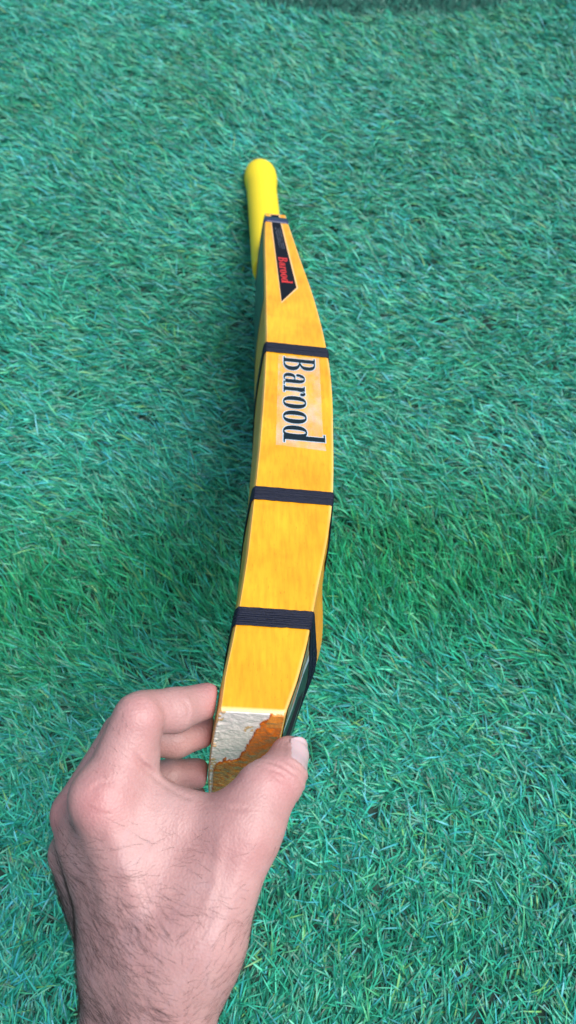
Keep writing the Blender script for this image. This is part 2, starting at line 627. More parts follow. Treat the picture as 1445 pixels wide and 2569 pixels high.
handle = lathe('handle', [(0.556, 0.0155), (0.60, 0.0155), (0.79, 0.0150)], M_WOOD, bat)
gs = [(0.543, 0.0158), (0.5435, 0.0170), (0.546, 0.0174)]
for s in np.linspace(0.55, 0.748, 60):
    gs.append((s, 0.0173 + 0.0011 * (s - 0.56) / 0.215))
gs += [(0.755, 0.0186), (0.761, 0.0193), (0.767, 0.0200), (0.774, 0.0204), (0.781, 0.0204), (0.788, 0.0200), (0.793, 0.0192),
       (0.7975, 0.0178), (0.8010, 0.0155), (0.8032, 0.0122), (0.8045, 0.0080), (0.8050, 0.003)]
grip = lathe('grip', gs, M_GRIP, handle)


# thread bindings: taut loops round the blade
def hull2(p):
    p = sorted(map(tuple, p))

    def half(pp):
        out = []
        for q in pp:
            while len(out) > 1 and (out[-1][0] - out[-2][0]) * (q[1] - out[-2][1]) - (out[-1][1] - out[-2][1]) * (q[0] - out[-2][0]) <= 1e-12:
                out.pop()
            out.append(q)
        return out[:-1]
    return np.array(half(p) + half(p[::-1]))


def taut(s, off, n=110):
    h = hull2(section(s))
    # outward offset with rounded corners: sample support points
    nrm = []
    m_ = len(h)
    out = []
    for i in range(m_):
        a, b2, c2 = h[i - 1], h[i], h[(i + 1) % m_]
        n1 = np.array([b2[1] - a[1], -(b2[0] - a[0])])
        n2 = np.array([c2[1] - b2[1], -(c2[0] - b2[0])])
        n1 /= np.linalg.norm(n1)
        n2 /= np.linalg.norm(n2)
        for t in (0, .5, 1):
            d = n1 * (1 - t) + n2 * t
            out.append(b2 + d / np.linalg.norm(d) * off)
    out = np.array(out)
    # resample long spans
    seg = np.linalg.norm(np.roll(out, -1, 0) - out, axis=1)
    cum = np.concatenate([[0], np.cumsum(seg)])
    tot = cum[-1]
    keep = np.unique(np.concatenate([cum[:-1], np.linspace(0, tot, n, endpoint=False)]).round(7))
    cl = np.concatenate([out, out[:1]])
    return np.stack([np.interp(keep, cum, cl[:, 0]), np.interp(keep, cum, cl[:, 1])], 1)


def binding(s0, s1, cords, skew=0.0):
    V, Fc = [], []
    r = (s1 - s0) / cords * 0.78
    for c_ in range(cords):
        s = s0 + (s1 - s0) * (c_ + 0.5) / cords + rng.normal(0, 0.00012)
        lift = 0.00025 + abs(rng.normal(0, 0.00010))
        p = taut(s, lift + r * 0.4)
        cen = p.mean(0)
        n_ = len(p)
        base = len(V)
        wob = rng.normal(0, 0.00010, n_)
        for i in range(n_):
            tan = p[(i + 1) % n_] - p[i - 1]
            tan /= np.linalg.norm(tan) + 1e-12
            nr = np.array([tan[1], -tan[0]])
            if nr @ (p[i] - cen) < 0:
                nr = -nr
            for j in range(6):
                a = 2 * math.pi * j / 6
                rr = r * (1 + 0.10 * math.sin(i * 2.1 + j + c_))
                q = p[i] + nr * rr * math.cos(a) * 0.55
                V.append((q[0], s + wob[i] + rr * math.sin(a), -q[1]))
        for i in range(n_):
            for j in range(6):
                a, b2 = base + i * 6 + j, base + i * 6 + (j + 1) % 6
                c2, d2 = base + ((i + 1) % n_) * 6 + (j + 1) % 6, base + ((i + 1) % n_) * 6 + j
                Fc.append((a, b2, c2, d2))
    return mesh_obj('thread_binding', V, Fc, M_THREAD, bat)


binding(0.0507, 0.0622, 15)
binding(0.1468, 0.1585, 14)
binding(0.3113, 0.3238, 13)


def tape_band(name, s0, s1, mat):
    V, Fc = [], []
    st = [(s0, 0.0001), (s0, 0.0006), ((s0 + s1) / 2, 0.0008), (s1, 0.0006), (s1, 0.0001)]
    ps = [taut(0.5 * (s0 + s1), off, 90) for _, off in st]
    n_ = min(len(p) for p in ps)
    for (s, off), p in zip(st, ps):
        cum = np.concatenate([[0], np.cumsum(np.linalg.norm(np.roll(p, -1, 0) - p, axis=1))])
        cl = np.concatenate([p, p[:1]])
        k = np.linspace(0, cum[-1], 160, endpoint=False)
        for a, b2 in zip(np.interp(k, cum, cl[:, 0]), np.interp(k, cum, cl[:, 1])):
            V.append((a, s, -b2))
    for i in range(len(st) - 1):
        for j in range(160):
            a, b2 = i * 160 + j, i * 160 + (j + 1) % 160
            Fc.append((a, b2, b2 + 160, a + 160))
    return mesh_obj(name, V, Fc, mat, bat)


tape_band('tape_binding', 0.5390, 0.5505, M_TAPE)


# stickers and lettering on the near edge
def poly(name, pts, z, mat, parent, th=0.00008):
    n_ = len(pts)
    V = [(x, y, z) for x, y in pts] + [(x, y, z - th) for x, y in pts]
    Fc = [tuple(range(n_))] + [(j, (j + 1) % n_, n_ + (j + 1) % n_, n_ + j)[::-1] for j in range(n_)]
    return mesh_obj(name, V, Fc, mat, parent, False)


def letters(grow=0.0, heavy=0.0):
    """'Barood' in a condensed fat-faced serif, cap height 1: list of polygons (outer outline strips)"""
    out = []
    G = grow
    Hh = 0.022 + heavy

    def rect(x0, x1, y0, y1):
        out.append([(x0 - G, y0 - G), (x1 + G, y0 - G), (x1 + G, y1 + G), (x0 - G, y1 + G)])

    def ring(cx, cy, rx, ry, ix, iy, a0=0.0, a1=360.0, dx=0.0, nseg=28):
        e = 0.0 if a1 - a0 >= 359 else math.degrees(G / max(rx, ry)) * 0.9
        A0, A1 = math.radians(a0 - e), math.radians(a1 + e)
        for i in range(nseg):
            p, q = A0 + (A1 - A0) * i / nseg, A0 + (A1 - A0) * (i + 1) / nseg
            IX, IY = max(ix - G, 0.004), max(iy - G, 0.004)

            def S(c):
                return math.copysign(abs(c) ** 0.85, c)
            o = lambda t, X, Y, d: (cx + d + X * S(math.cos(t)), cy + Y * S(math.sin(t)))
            out.append([o(p, IX, IY, dx), o(p, rx + G, ry + G, 0), o(q, rx + G, ry + G, 0), o(q, IX, IY, dx)])

    def ball(cx, cy, r):
        out.append([(cx + (r + G) * math.cos(t), cy + (r + G) * math.sin(t)) for t in np.linspace(0, 2 * math.pi, 18, endpoint=False)])

    # B
    rect(0.07, 0.26, 0, 1)
    rect(0.0, 0.30, 0, 2 * Hh)
    rect(0.0, 0.30, 1 - 2 * Hh, 1)
    rect(0.26, 0.34, 0.49, 0.49 + 2 * Hh)
    ring(0.30, 0.755, 0.34, 0.245, 0.15, 0.20, -90, 90)
    ring(0.30, 0.26, 0.39, 0.26, 0.18, 0.215, -90, 90)
    # a
    ox = 0.80
    rect(ox + 0.34, ox + 0.52, 0.05, 0.46)
    ring(ox + 0.29, 0.44, 0.23, 0.22, 0.06, 0.18, 0, 165)
    ball(ox + 0.125, 0.46, 0.075)
    ring(ox + 0.26, 0.185, 0.23, 0.185, 0.085, 0.145, 70, 300, 0.03)
    rect(ox + 0.45, ox + 0.62, 0, 2 * Hh)
    # r
    ox = 1.46
    rect(ox + 0.06, ox + 0.24, 0, 0.65)
    rect(ox, ox + 0.32, 0, 2 * Hh)
    rect(ox, ox + 0.10, 0.65 - 2 * Hh, 0.65)
    ring(ox + 0.36, 0.44, 0.13, 0.22, 0.10, 0.18, 60, 180)
    ball(ox + 0.40, 0.57, 0.075)
    # o o
    for ox in (1.95, 2.62):
        ring(ox + 0.29, 0.33, 0.29, 0.345, 0.095, 0.30, 0, 360)
    # d
    ox = 3.29
    ring(ox + 0.26, 0.33, 0.27, 0.345, 0.085, 0.30, 0, 360)
    rect(ox + 0.41, ox + 0.60, 0, 1.18)
    rect(ox + 0.30, ox + 0.45, 1.18 - 2 * Hh, 1.18)
    rect(ox + 0.60, ox + 0.72, 0, 2 * Hh)
    return out


def lettering(name, polys, s_start, sx, x0, x1, sy0, z, mat, parent, tilt=0.0):
    """reading direction runs from handle to toe, letter tops towards the spine"""
    V, Fc = [], []
    for q, pl in enumerate(polys):
        base = len(V)
        zz = z + 0.0000015 * (q % 23)
        for lx, ly in pl:
            s = s_start - lx * sx
            cap = x0 + (x1 - x0) * lx / 4.0
            V.append((cap + ly * sy0, s + tilt * ly * sy0, zz))
        Fc.append(tuple(range(base, base + len(pl))))
    o = mesh_obj(name, V, Fc, mat, parent, False)
    bm = bmesh.new()
    bm.from_mesh(o.data)
    for f in bm.faces:
        f.normal_update()
        if f.normal.z < 0:
            f.normal_flip()
    bm.to_mesh(o.data)
    bm.free()
    return o


# clear name sticker
m, nt, b = new_mat('clear_film')
b.inputs['Base Color'].default_value = (0.95, 0.80, 0.74, 1)
b.inputs['Roughness'].default_value = 0.22
b.inputs['Alpha'].default_value = 1.0
b.inputs['Coat Weight'].default_value = 0.6
al = ramp(nt, noise_tex(nt, obj_coords(nt, (1, 0.6, 1)), 90, 3, 0.6), [(0.35, (0.06, 0.06, 0.06)), (0.70, (0.40, 0.40, 0.40))])
nt.links.new(al.outputs[0], b.inputs['Alpha'])
bump(nt, b, noise_tex(nt, obj_coords(nt, (1, 0.5, 1)), 130, 3, 0.6), 0.5, 0.002)
M_FILM = m
film = poly('name_sticker', [(0.0146, 0.3085), (0.0120, 0.2010), (0.0460, 0.1990), (0.0448, 0.2200), (0.0462, 0.3092)][::-1], 0.00016, M_FILM, bat)
lettering('letter_outline', letters(0.024), 0.3070, 0.02555, 0.0185, 0.0172, 0.0243, 0.00022, M_PALE, film)
lettering('lettering', letters(0.0), 0.3070, 0.02555, 0.0185, 0.0172, 0.0243, 0.00028, M_INK, film)

# black sponsor sticker on the shoulder
stk = [(0.0087, 0.5556), (0.0167, 0.5569), (0.0313, 0.4153), (0.0179, 0.3888)]
cen = np.mean(stk, axis=0)
bord = [(0.0078, 0.5566), (0.0177, 0.5580), (0.0326, 0.4147), (0.0176, 0.3862)]
edge_st = poly('edge_sticker', bord[::-1], 0.00012, M_BORDER, bat)
poly('black_panel', stk[::-1], 0.00020, M_BLACK, edge_st)
lettering('red_lettering', letters(0.0, 0.010), 0.4680, 0.0118, 0.0155, 0.0185, 0.0083, 0.00027, M_RED, edge_st, 0.0)
# two rows of small worn grey print above it
V, Fc = [], []
for row in range(3):
    s = 0.5275
    while s > 0.487:
        wl = random.uniform(0.0006, 0.0016)
        if random.random() < 0.82:
            cx = 0.0128 + (0.5275 - s) / 0.04 * 0.0036 + row * 0.0021
            for _ in range(2):
                x0 = cx + random.uniform(0, 0.0009)
                V += [(x0, s, 0.00026), (x0 + 0.0007, s, 0.00026), (x0 + 0.0007, s - wl, 0.00026), (x0, s - wl, 0.00026)]
                k = len(V)
                Fc.append((k - 1, k - 2, k - 3, k - 4))
                V[-4:] = [(a, b2, 0.00026 + 0.000002 * (k % 11)) for a, b2, _ in V[-4:]]
        s -= wl + 0.0006
mesh_obj('small_print', V, Fc, M_GREYPR, edge_st, False)


# face sticker (dark, left side near the shoulder) and back sticker near the toe
def surf_strip(name, side, s_rng, q_rng, off, mat, colf, ns=60, nq=24):
    V, cols = [], []
    for s in np.linspace(*s_rng, ns):
        Lx, Rx, Sx = prof(s)
        for q in np.linspace(*q_rng, nq):
            if side == 'face':
                V.append((face_x(s, q) - off, s, -q))
            else:
                V.append((back_x(s, q) + off + 0.0004, s, -q))
            cols.append(colf(s, q))
    Fc = []
    for i in range(ns - 1):
        for j in range(nq - 1):
            a = i * nq + j
            f = (a, a + 1, a + nq + 1, a + nq)
            Fc.append(f if side == 'face' else f[::-1])
    o = mesh_obj(name, V, Fc, mat, bat)
    colour_attr(o, 'tint', np.array(cols))
    return o


M_GLOSS = mat_attr('glossy_print', 0.33, 0.05)
M_GLOSS.node_tree.nodes['Principled BSDF'].inputs['Specular IOR Level'].default_value = 0.35
surf_strip('face_sticker', 'face', (0.40, 0.552), (0.0045, 0.1035), 0.00025, M_GLOSS,
           lambda s, q: (0.012, 0.055, 0.060) if (q > 0.012 or s > 0.45) else (0.02, 0.07, 0.075))


def back_col(s, q):
    if q < 0.010:
        return (0.30, 0.27, 0.14)
    if 0.016 < s < 0.034 and 0.013 < q < 0.022:
        return (0.55, 0.14, 0.03) if vnoise(np.array(s * 1500), np.array(q * 900), 5) > 0.35 else (0.06, 0.02, 0.012)
    if q < 0.022:
        return (0.10, 0.075, 0.05) if vnoise(np.array(s * 400), np.array(q * 2500), 6) > 0.45 else (0.28, 0.24, 0.14)
    if q < 0.027:
        return (0.35, 0.40, 0.46)
    return (0.012, 0.014, 0.018)


surf_strip('back_sticker', 'back', (0.004, 0.050), (0.0030, 0.100), 0.0002, M_GLOSS, back_col, 90, 90)

# toe end: bare wood with a run of orange varnish, slightly rough
nu, nv = 70, 210
QB_F = np.array([0.0, 0.045, 0.07, 0.14, 0.30, 0.42, 0.50, 0.56, 0.62, 0.70, 0.76, 1.0])
QB_Q = np.array([0.120, 0.100, 0.0575, 0.0505, 0.0485, 0.0455, 0.037, 0.026, 0.015, 0.006, 0.000, -0.01])
sec0 = section(0.0012)
V, cols = [], []
for j in range(nv):
    q = 0.0006 + (BW - 0.0012) * j / (nv - 1)
    qq = min(q, BW - q)
    xr = back_x(0.0012, q) - 0.0003
    xl = face_x(0.0012, max(q, 0.004)) + 0.0016 * (1 - min(1, qq / 0.004)) + 0.0003
    for i in range(nu):
        f = i / (nu - 1)
        x = xl + (xr - xl) * f
        a = np.array
        n1 = float(vnoise(a(x * 300), a(q * 300), 21))
        n2 = float(vnoise(a(x * 900), a(q * 900), 22))
        n3 = float(vnoise(a(x * 250 + q * 90), a(q * 1600 - x * 700), 23))
        n4 = float(vnoise(a(x * 120), a(q * 120), 24))
        sd = np.interp(f, QB_F, QB_Q) - q + 0.006 * (n1 - 0.5) + 0.0025 * (n2 - 0.5)      # > 0: bare pale wood
        hgt = 0.00030 * (n2 - 0.5) + 0.0003 * (n1 - 0.5)
        if sd > 0:
            c = np.array([0.95, 0.89, 0.80]) * (0.86 + 0.18 * n3)
            if n4 > 0.66 and n2 > 0.45:
                c = np.array([0.72, 0.46, 0.22])
            if f < 0.06:
                hgt += 0.0004 * (n2 - 0.3)
        else:
            d = -sd
            hgt += 0.0009 * min(1, d / 0.0025) + 0.0007 * max(0, n1 - 0.5)
            c = np.array([0.76, 0.175, 0.006])
            if q < 0.012 and f > 0.75:
                c = c * 0.6 + 0.4 * np.array([0.8, 0.42, 0.08])
            w = min(1, max(0, (q - 0.036) / 0.02))
            wood = np.array([0.64, 0.25, 0.022]) if n3 > 0.5 else np.array([0.46, 0.13, 0.008])
            if n3 > 0.84:
                wood = np.array([0.66, 0.40, 0.13])
            c = c * (1 - w) + wood * w
            if d < 0.0012:
                c = c * np.array([0.7, 0.42, 0.5])
        rim_f = min(i, nu - 1 - i, j, nv - 1 - j)
        if rim_f == 0:
            y = 0.0010
        else:
            y = -0.0003 - hgt - 0.0001
        V.append((x, y, -q))
        cols.append(c)
Fc = []
for j in range(nv - 1):
    for i in range(nu - 1):
        a = j * nu + i
        Fc.append((a, a + 1, a + nu + 1, a + nu)[::-1])
toe = mesh_obj('toe_end', V, Fc, None, bat)
colour_attr(toe, 'tint', np.array(cols))
M_TOE = mat_attr('toe_varnish', 0.22, 1.0, 600, 0.35)
toe.data.materials.append(M_TOE)

# ------------------------------------------------------------------ the hand: one implicit surface
HH = 0.00105


def cam_p(u, v, d):
    return np.array([(u - 722.5) / FPX * d, (1284.5 - v) / FPX * d, d])


lo = np.array([-0.136, -0.335, 0.285])
hi = np.array([0.022, -0.070, 0.470])
dims = np.ceil((hi - lo) / HH).astype(int)
gx = (lo[0] + HH * np.arange(dims[0])).astype(np.float32)[:, None, None]
gy = (lo[1] + HH * np.arange(dims[1])).astype(np.float32)[None, :, None]
gz = (lo[2] + HH * np.arange(dims[2])).astype(np.float32)[None, None, :]


def cone(a, ra, b, rb):
    """distance to a tapering capsule between camera-space points (pixel, pixel, depth)"""
    a, b = cam_p(*a), cam_p(*b)
    ab = b - a
    l2 = float(ab @ ab)
    px, py, pz = gx - a[0], gy - a[1], gz - a[2]
    t = np.clip((px * ab[0] + py * ab[1] + pz * ab[2]) / l2, 0, 1)
    d = np.sqrt((px - t * ab[0]) ** 2 + (py - t * ab[1]) ** 2 + (pz - t * ab[2]) ** 2)
    return d - (ra + (rb - ra) * t) / 1000.0


def smin(a, b, k):
    h = np.clip(0.5 + 0.5 * (b - a) / k, 0, 1)
    return b + (a - b) * h - k * h * (1 - h)


def chain(pts, k):
    out = None
    for (a, ra), (b, rb) in zip(pts[:-1], pts[1:]):
        c = cone(a, ra, b, rb)
        out = c if out is None else smin(out, c, k)
    return out


def union(ds, k):
    o = ds[0]
    for d in ds[1:]:
        o = smin(o, d, k)
    return o


I_MCP, I_PIP, I_DIP, I_TIP = (268, 2005, .348), (350, 1793, .357), (438, 1782, .369), (517, 1758, .384)
M_MCP, M_PIP, M_DIP, M_TIP = (196, 2042, .380), (308, 1842, .389), (440, 1853, .398), (512, 1832, .405)
R_MCP, R_PIP, R_DIP, R_TIP = (182, 2140, .404), (305, 1962, .412), (432, 1948, .419), (492, 1941, .425)
P_MCP, P_PIP, P_DIP, P_TIP = (204, 2225, .424), (330, 2045, .428), (440, 2018, .435), (496, 2008, .441)
T_CMC, T_MCP, T_IP, T_TIP = (520, 2330, .332), (618, 2078, .347), (702, 1953, .358), (724, 1896, .371)

palm = union([
    cone(I_MCP, 14.5, (395, 2370, .338), 15.5),
    cone(M_MCP, 13.0, (350, 2395, .357), 15),
    cone(R_MCP, 12.0, (318, 2410, .372), 14),
    cone(P_MCP, 11.5, (306, 2430, .386), 13.5),
    cone((236, 2060, .367), 13, (350, 2395, .352), 15),
    cone((262, 2100, .357), 13, (352, 2380, .343), 15),
    cone((232, 2110, .370), 12.5, (330, 2390, .353), 14.5),
    cone((205, 2110, .393), 12.5, (330, 2400, .364), 14.5),
    cone((200, 2190, .414), 12, (310, 2420, .380), 14),
    cone((330, 2035, .354), 12.5, (430, 2340, .338), 15),
    cone((420, 2055, .356), 11.5, (465, 2330, .337), 15),
    cone((520, 2085, .354), 13, (500, 2330, .336), 15.5),
    cone((290, 2040, .356), 12.5, (560, 2088, .352), 12.5),
    cone(T_CMC, 16.5, T_MCP, 15.0),
    cone((330, 2160, .385), 14, (560, 2220, .356), 15),
    cone((290, 2230, .392), 13, (480, 2330, .362), 16),
], 0.012)
arm = union([
    cone((348, 2420, .360), 20.0, (312, 2640, .360), 20.5),
    cone((452, 2430, .342), 20.0, (408, 2640, .338), 20.5),
    cone((348, 2420, .360), 20.0, (452, 2430, .342), 20.0),
    cone((312, 2640, .360), 20.5, (270, 3120, .352), 25.0),
    cone((408, 2640, .338), 20.5, (410, 3120, .330), 25.0),
], 0.010)
S = smin(palm, arm, 0.022)
index_p = union([cone(I_MCP, 14.5, (346, 1800, .354), 11.0), cone((326, 1880, .356), 12.8, (350, 1806, .354), 11.2),
                 cone((334, 1890, .357), 12.0, (333, 1985, .357), 12.6)], 0.004)
index_d = chain([((360, 1788, .358), 10.4), (I_DIP, 10.3), (I_TIP, 8.8)], 0.003)
index_f = smin(index_p, index_d, 0.0012)
middle_f = chain([(M_MCP, 13), (M_PIP, 10.3), (M_DIP, 9.6), (M_TIP, 8.6)], 0.003)
ring_f = chain([(R_MCP, 12), (R_PIP, 9.6), (R_DIP, 8.9), (R_TIP, 8.3)], 0.003)
pinky_f = chain([(P_MCP, 11), (P_PIP, 8.6), (P_DIP, 7.9), (P_TIP, 7.4)], 0.003)
thumb = chain([(T_MCP, 15.0), (T_IP, 11.4), (T_TIP, 9.3)], 0.004)
thumb = smin(thumb, cone((650, 1975, .352), 11.0, (600, 2080, .346), 14.0), 0.006)
S = smin(S, index_f, 0.007)
S = smin(S, thumb, 0.008)
others = np.minimum(np.minimum(middle_f, ring_f), pinky_f)
S = smin(S, others, 0.0022)
# knuckle of the index and thin web between thumb and index
S = smin(S, cone((238, 1995, .345), 8.0, (262, 2010, .344), 9.0), 0.010)
S = smin(S, cone((385, 1990, .360), 5.5, (505, 2045, .358), 5.5), 0.006)

# pads flatten where they meet the bat
qx, qy, qz = gx - E_[0], gy - E_[1], gz - E_[2]
bs = qx * A_[0] + qy * A_[1] + qz * A_[2]
bq = qx * W_[0] + qy * W_[1] + qz * W_[2]
bt = qx * T_[0] + qy * T_[1] + qz * T_[2]
dbat = np.maximum.reduce([-bs - 0.0010, -0.0178 + 0.06 * bs - bt, bt - 0.0166 - 0.34 * bs, -bq, bq - BW])
S = -smin(-S, dbat - 0.0004, 0.002)


def nets(S, org, h):
    ins = S < 0
    cnt = np.zeros(tuple(np.array(S.shape) - 1), np.int8)
    for i in (0, 1):
        for j in (0, 1):
            for k in (0, 1):
                cnt += ins[i:S.shape[0] - 1 + i, j:S.shape[1] - 1 + j, k:S.shape[2] - 1 + k]
    act = (cnt > 0) & (cnt < 8)
    ids = -np.ones(act.shape, np.int64)
    cells = np.argwhere(act)
    ids[act] = np.arange(len(cells))
    acc = np.zeros((len(cells), 3))
    num = np.zeros(len(cells))
    for ax in range(3):
        o1, o2 = [a for a in range(3) if a != ax]
        for i in (0, 1):
            for j in (0, 1):
                p = cells.copy()
                p[:, o1] += i
                p[:, o2] += j
                q = p.copy()
                q[:, ax] += 1
                s0 = S[p[:, 0], p[:, 1], p[:, 2]].astype(float)
                s1 = S[q[:, 0], q[:, 1], q[:, 2]].astype(float)
                cr = (s0 < 0) != (s1 < 0)
                t = np.where(cr, s0 / np.where(cr, s0 - s1, 1), 0)
                pt = p.astype(float)
                pt[:, ax] += t
                acc[cr] += pt[cr]
                num[cr] += 1
    V = acc / num[:, None] * h + org
    Q = []
    for ax in range(3):
        o1, o2 = [(1, 2), (2, 0), (0, 1)][ax]
        sl0 = [slice(None)] * 3
        sl1 = [slice(None)] * 3
        sl0[ax] = slice(0, -1)
        sl1[ax] = slice(1, None)
        a, b2 = ins[tuple(sl0)], ins[tuple(sl1)]
        e = np.argwhere(a != b2)
        e = e[(e[:, o1] > 0) & (e[:, o2] > 0) & (e[:, o1] < S.shape[o1] - 1) & (e[:, o2] < S.shape[o2] - 1)]
        if not len(e):
            continue
        fl = a[e[:, 0], e[:, 1], e[:, 2]]

        def cid(d1, d2):
            p = e.copy()
            p[:, o1] += d1
            p[:, o2] += d2
            return ids[p[:, 0], p[:, 1], p[:, 2]]
        q = np.stack([cid(-1, -1), cid(0, -1), cid(0, 0), cid(-1, 0)], 1)
        q[~fl] = q[~fl][:, ::-1]
        Q.append(q)
    return V, np.concatenate(Q)


HV, HQ = nets(S, lo, HH)


def relax(V, Q, it, lam=0.5):
    n_ = len(V)
    e = np.concatenate([Q[:, [0, 1]], Q[:, [1, 2]], Q[:, [2, 3]], Q[:, [3, 0]]])
    e = np.unique(np.sort(e, 1), axis=0)
    deg = np.bincount(e.ravel(), minlength=n_)[:, None]
    for _ in range(it):
        for l_ in (lam, -lam * 1.03):
            sm = np.zeros_like(V)
            for c_ in range(3):
                sm[:, c_] = np.bincount(e[:, 0], V[e[:, 1], c_], n_) + np.bincount(e[:, 1], V[e[:, 0], c_], n_)
            V = V + l_ * (sm / deg - V)
    return V


HV = relax(HV, HQ, 4)


def vnormals(V, Q):
    fn = np.cross(V[Q[:, 2]] - V[Q[:, 0]], V[Q[:, 3]] - V[Q[:, 1]])
    n_ = np.zeros_like(V)
    for i in range(4):
        for c_ in range(3):
            n_[:, c_] += np.bincount(Q[:, i], fn[:, c_], len(V))
    return n_ / (np.linalg.norm(n_, axis=1)[:, None] + 1e-12)


HN = vnormals(HV, HQ)


def s_at(p):
    """trilinear lookup of the implicit function"""
    g = (p - lo) / HH
    i = np.clip(np.floor(g).astype(int), 0, dims - 2)
    f = g - i
    r_ = 0
    for a in (0, 1):
        for b2 in (0, 1):
            for c_ in (0, 1):
                w = (f[:, 0] if a else 1 - f[:, 0]) * (f[:, 1] if b2 else 1 - f[:, 1]) * (f[:, 2] if c_ else 1 - f[:, 2])
                r_ = r_ + w * S[i[:, 0] + a, i[:, 1] + b2, i[:, 2] + c_]
    return r_


# skin creases (real relief): across the thumb joint, the index joint and the web
def crease(center, axis, spacing, count, depth, reach, width=0.0007, cam_side=True):
    global HV
    c = cam_p(*center)
    ax = axis / np.linalg.norm(axis)
    r_ = HV - c
    al = r_ @ ax
    rad = np.linalg.norm(r_ - al[:, None] * ax, axis=1)
    d = np.zeros(len(HV))
    lat = np.cross(ax, np.array([0, 0, 1.0]))
    side = r_ @ lat
    for i in range(count):
        o = (i - (count - 1) / 2) * spacing + 0.0006 * np.sin(side * 500 + i * 2.3)
        d += np.exp(-((al - o) / width) ** 2) * (0.6 + 0.4 * math.cos(i * 1.9))
    w = np.clip(1 - (rad / reach) ** 4, 0, 1)
    HV = HV - HN * (d * depth * w)[:, None]


thumb_ax = cam_p(*T_TIP) - cam_p(*T_IP)
crease(T_IP, cam_p(*T_TIP) - cam_p(*T_MCP), 0.0019, 6, 0.0006, 0.018)
crease(I_PIP, cam_p(*I_DIP) - cam_p(*I_MCP), 0.0020, 4, 0.00020, 0.016)



def line_relief(pts, depth, width, ridge=0.0):
    """a fold (depth < 0: raised tendon) along a line on the camera-side skin"""
    global HV
    u = HV[:, 0] / HV[:, 2] * FPX + 722.5
    v = 1284.5 - HV[:, 1] / HV[:, 2] * FPX
    front = np.clip(-HN[:, 2] * 2.5, 0, 1)
    best = np.full(len(HV), 1e9)
    par = np.zeros(len(HV))
    sg = np.zeros(len(HV))
    tot = len(pts) - 1
    for k_, ((x0, y0), (x1, y1)) in enumerate(zip(pts[:-1], pts[1:])):
        ex, ey = x1 - x0, y1 - y0
        t = np.clip(((u - x0) * ex + (v - y0) * ey) / (ex * ex + ey * ey), 0, 1)
        d = np.hypot(u - x0 - t * ex, v - y0 - t * ey)
        m_ = d < best
        best[m_] = d[m_]
        par[m_] = ((k_ + t) / tot)[m_]
        sg[m_] = np.sign((u - x0) * ey - (v - y0) * ex)[m_]
    fade = np.clip(np.sin(math.pi * np.clip(par, 0.02, 0.98)) * 2.2, 0, 1)
    prof_ = depth * np.exp(-(best / width) ** 2) - ridge * np.exp(-((best * sg - 1.6 * width) / width) ** 2) * (best < 5 * width)
    HV = HV - HN * (prof_ * front * fade)[:, None]


line_relief([(334, 1890), (360, 1922), (398, 1955), (440, 1983), (490, 2008)], 0.0010, 8, 0.0006)
line_relief([(352, 1915), (385, 1932), (405, 1952)], 0.0006, 6, 0.0003)
line_relief([(520, 2012), (570, 2028), (625, 2030)], 0.0005, 6, 0.0003)
line_relief([(662, 2060), (610, 2170), (560, 2290), (520, 2390)], -0.0007, 26)
line_relief([(560, 2070), (548, 2140), (540, 2220), (500, 2300)], -0.0005, 14)
line_relief([(262, 2040), (300, 2150), (350, 2290), (390, 2400)], -0.0008, 24)
line_relief([(462, 1752), (474, 1778), (470, 1806)], 0.0004, 5, 0.0002)
line_relief([(640, 1948), (668, 1968), (690, 1995)], 0.0003, 5, 0.0002)
line_relief([(675, 1908), (712, 1922), (745, 1952)], 0.0005, 5, 0.0003)
line_relief([(668, 1925), (705, 1938), (742, 1972)], 0.0005, 5, 0.0003)
line_relief([(225, 1985), (250, 1965), (285, 1960)], 0.0003, 6, 0.0002)
line_relief([(215, 2020), (248, 2040), (290, 2042)], 0.0002, 6, 0.0002)
for k_ in range(5):
    line_relief([(318 + 6 * k_, 1752 + 11 * k_), (345 + 6 * k_, 1765 + 10 * k_), (372 + 5 * k_, 1762 + 12 * k_)], 0.00022, 3.2)

# thumb nail: laid on the skin by marching out from the bone
nail_c = cam_p(*T_TIP)
na = cam_p(727, 1888, .3715) - cam_p(718, 1950, .3625)
na /= np.linalg.norm(na)
nn = np.array([0.72, 0.08, -0.69])
nn -= na * (nn @ na)
nn /= np.linalg.norm(nn)
nb_ = np.cross(na, nn)
NU, NVV = 25, 30
nail_v = []
for j in range(NVV):
    v_ = j / (NVV - 1)
    for i in range(NU):
        u_ = (i / (NU - 1)) * 2 - 1
        back = 0.0022 * (u_ ** 2)                     # rounded cuticle
        alo = -0.0112 + back + v_ * (0.0184 - back - 0.0030 * u_ ** 2)
        ang = u_ * 0.92 * (0.93 + 0.07 * v_)
        dr = nn * math.cos(ang) + nb_ * math.sin(ang)
        o = nail_c + na * min(alo, 0.0045)
        if alo > 0.0045:                              # over the tip the nail carries on straight
            pass
        nail_v.append((o, dr, alo))
org = np.array([p[0] for p in nail_v])
drs = np.array([p[1] for p in nail_v])
t_lo, t_hi = np.full(len(org), 0.003), np.full(len(org), 0.016)
for _ in range(26):
    t = (t_lo + t_hi) / 2
    neg = s_at(org + drs * t[:, None]) < 0
    t_lo = np.where(neg, t, t_lo)
    t_hi = np.where(neg, t_hi, t)
t = t_lo
extra = np.array([max(0, p[2] - 0.0045) for p in nail_v])
NPTS = org + drs * (t + 0.00035)[:, None] + na * extra[:, None] - nn * (extra ** 2 * 25)[:, None]
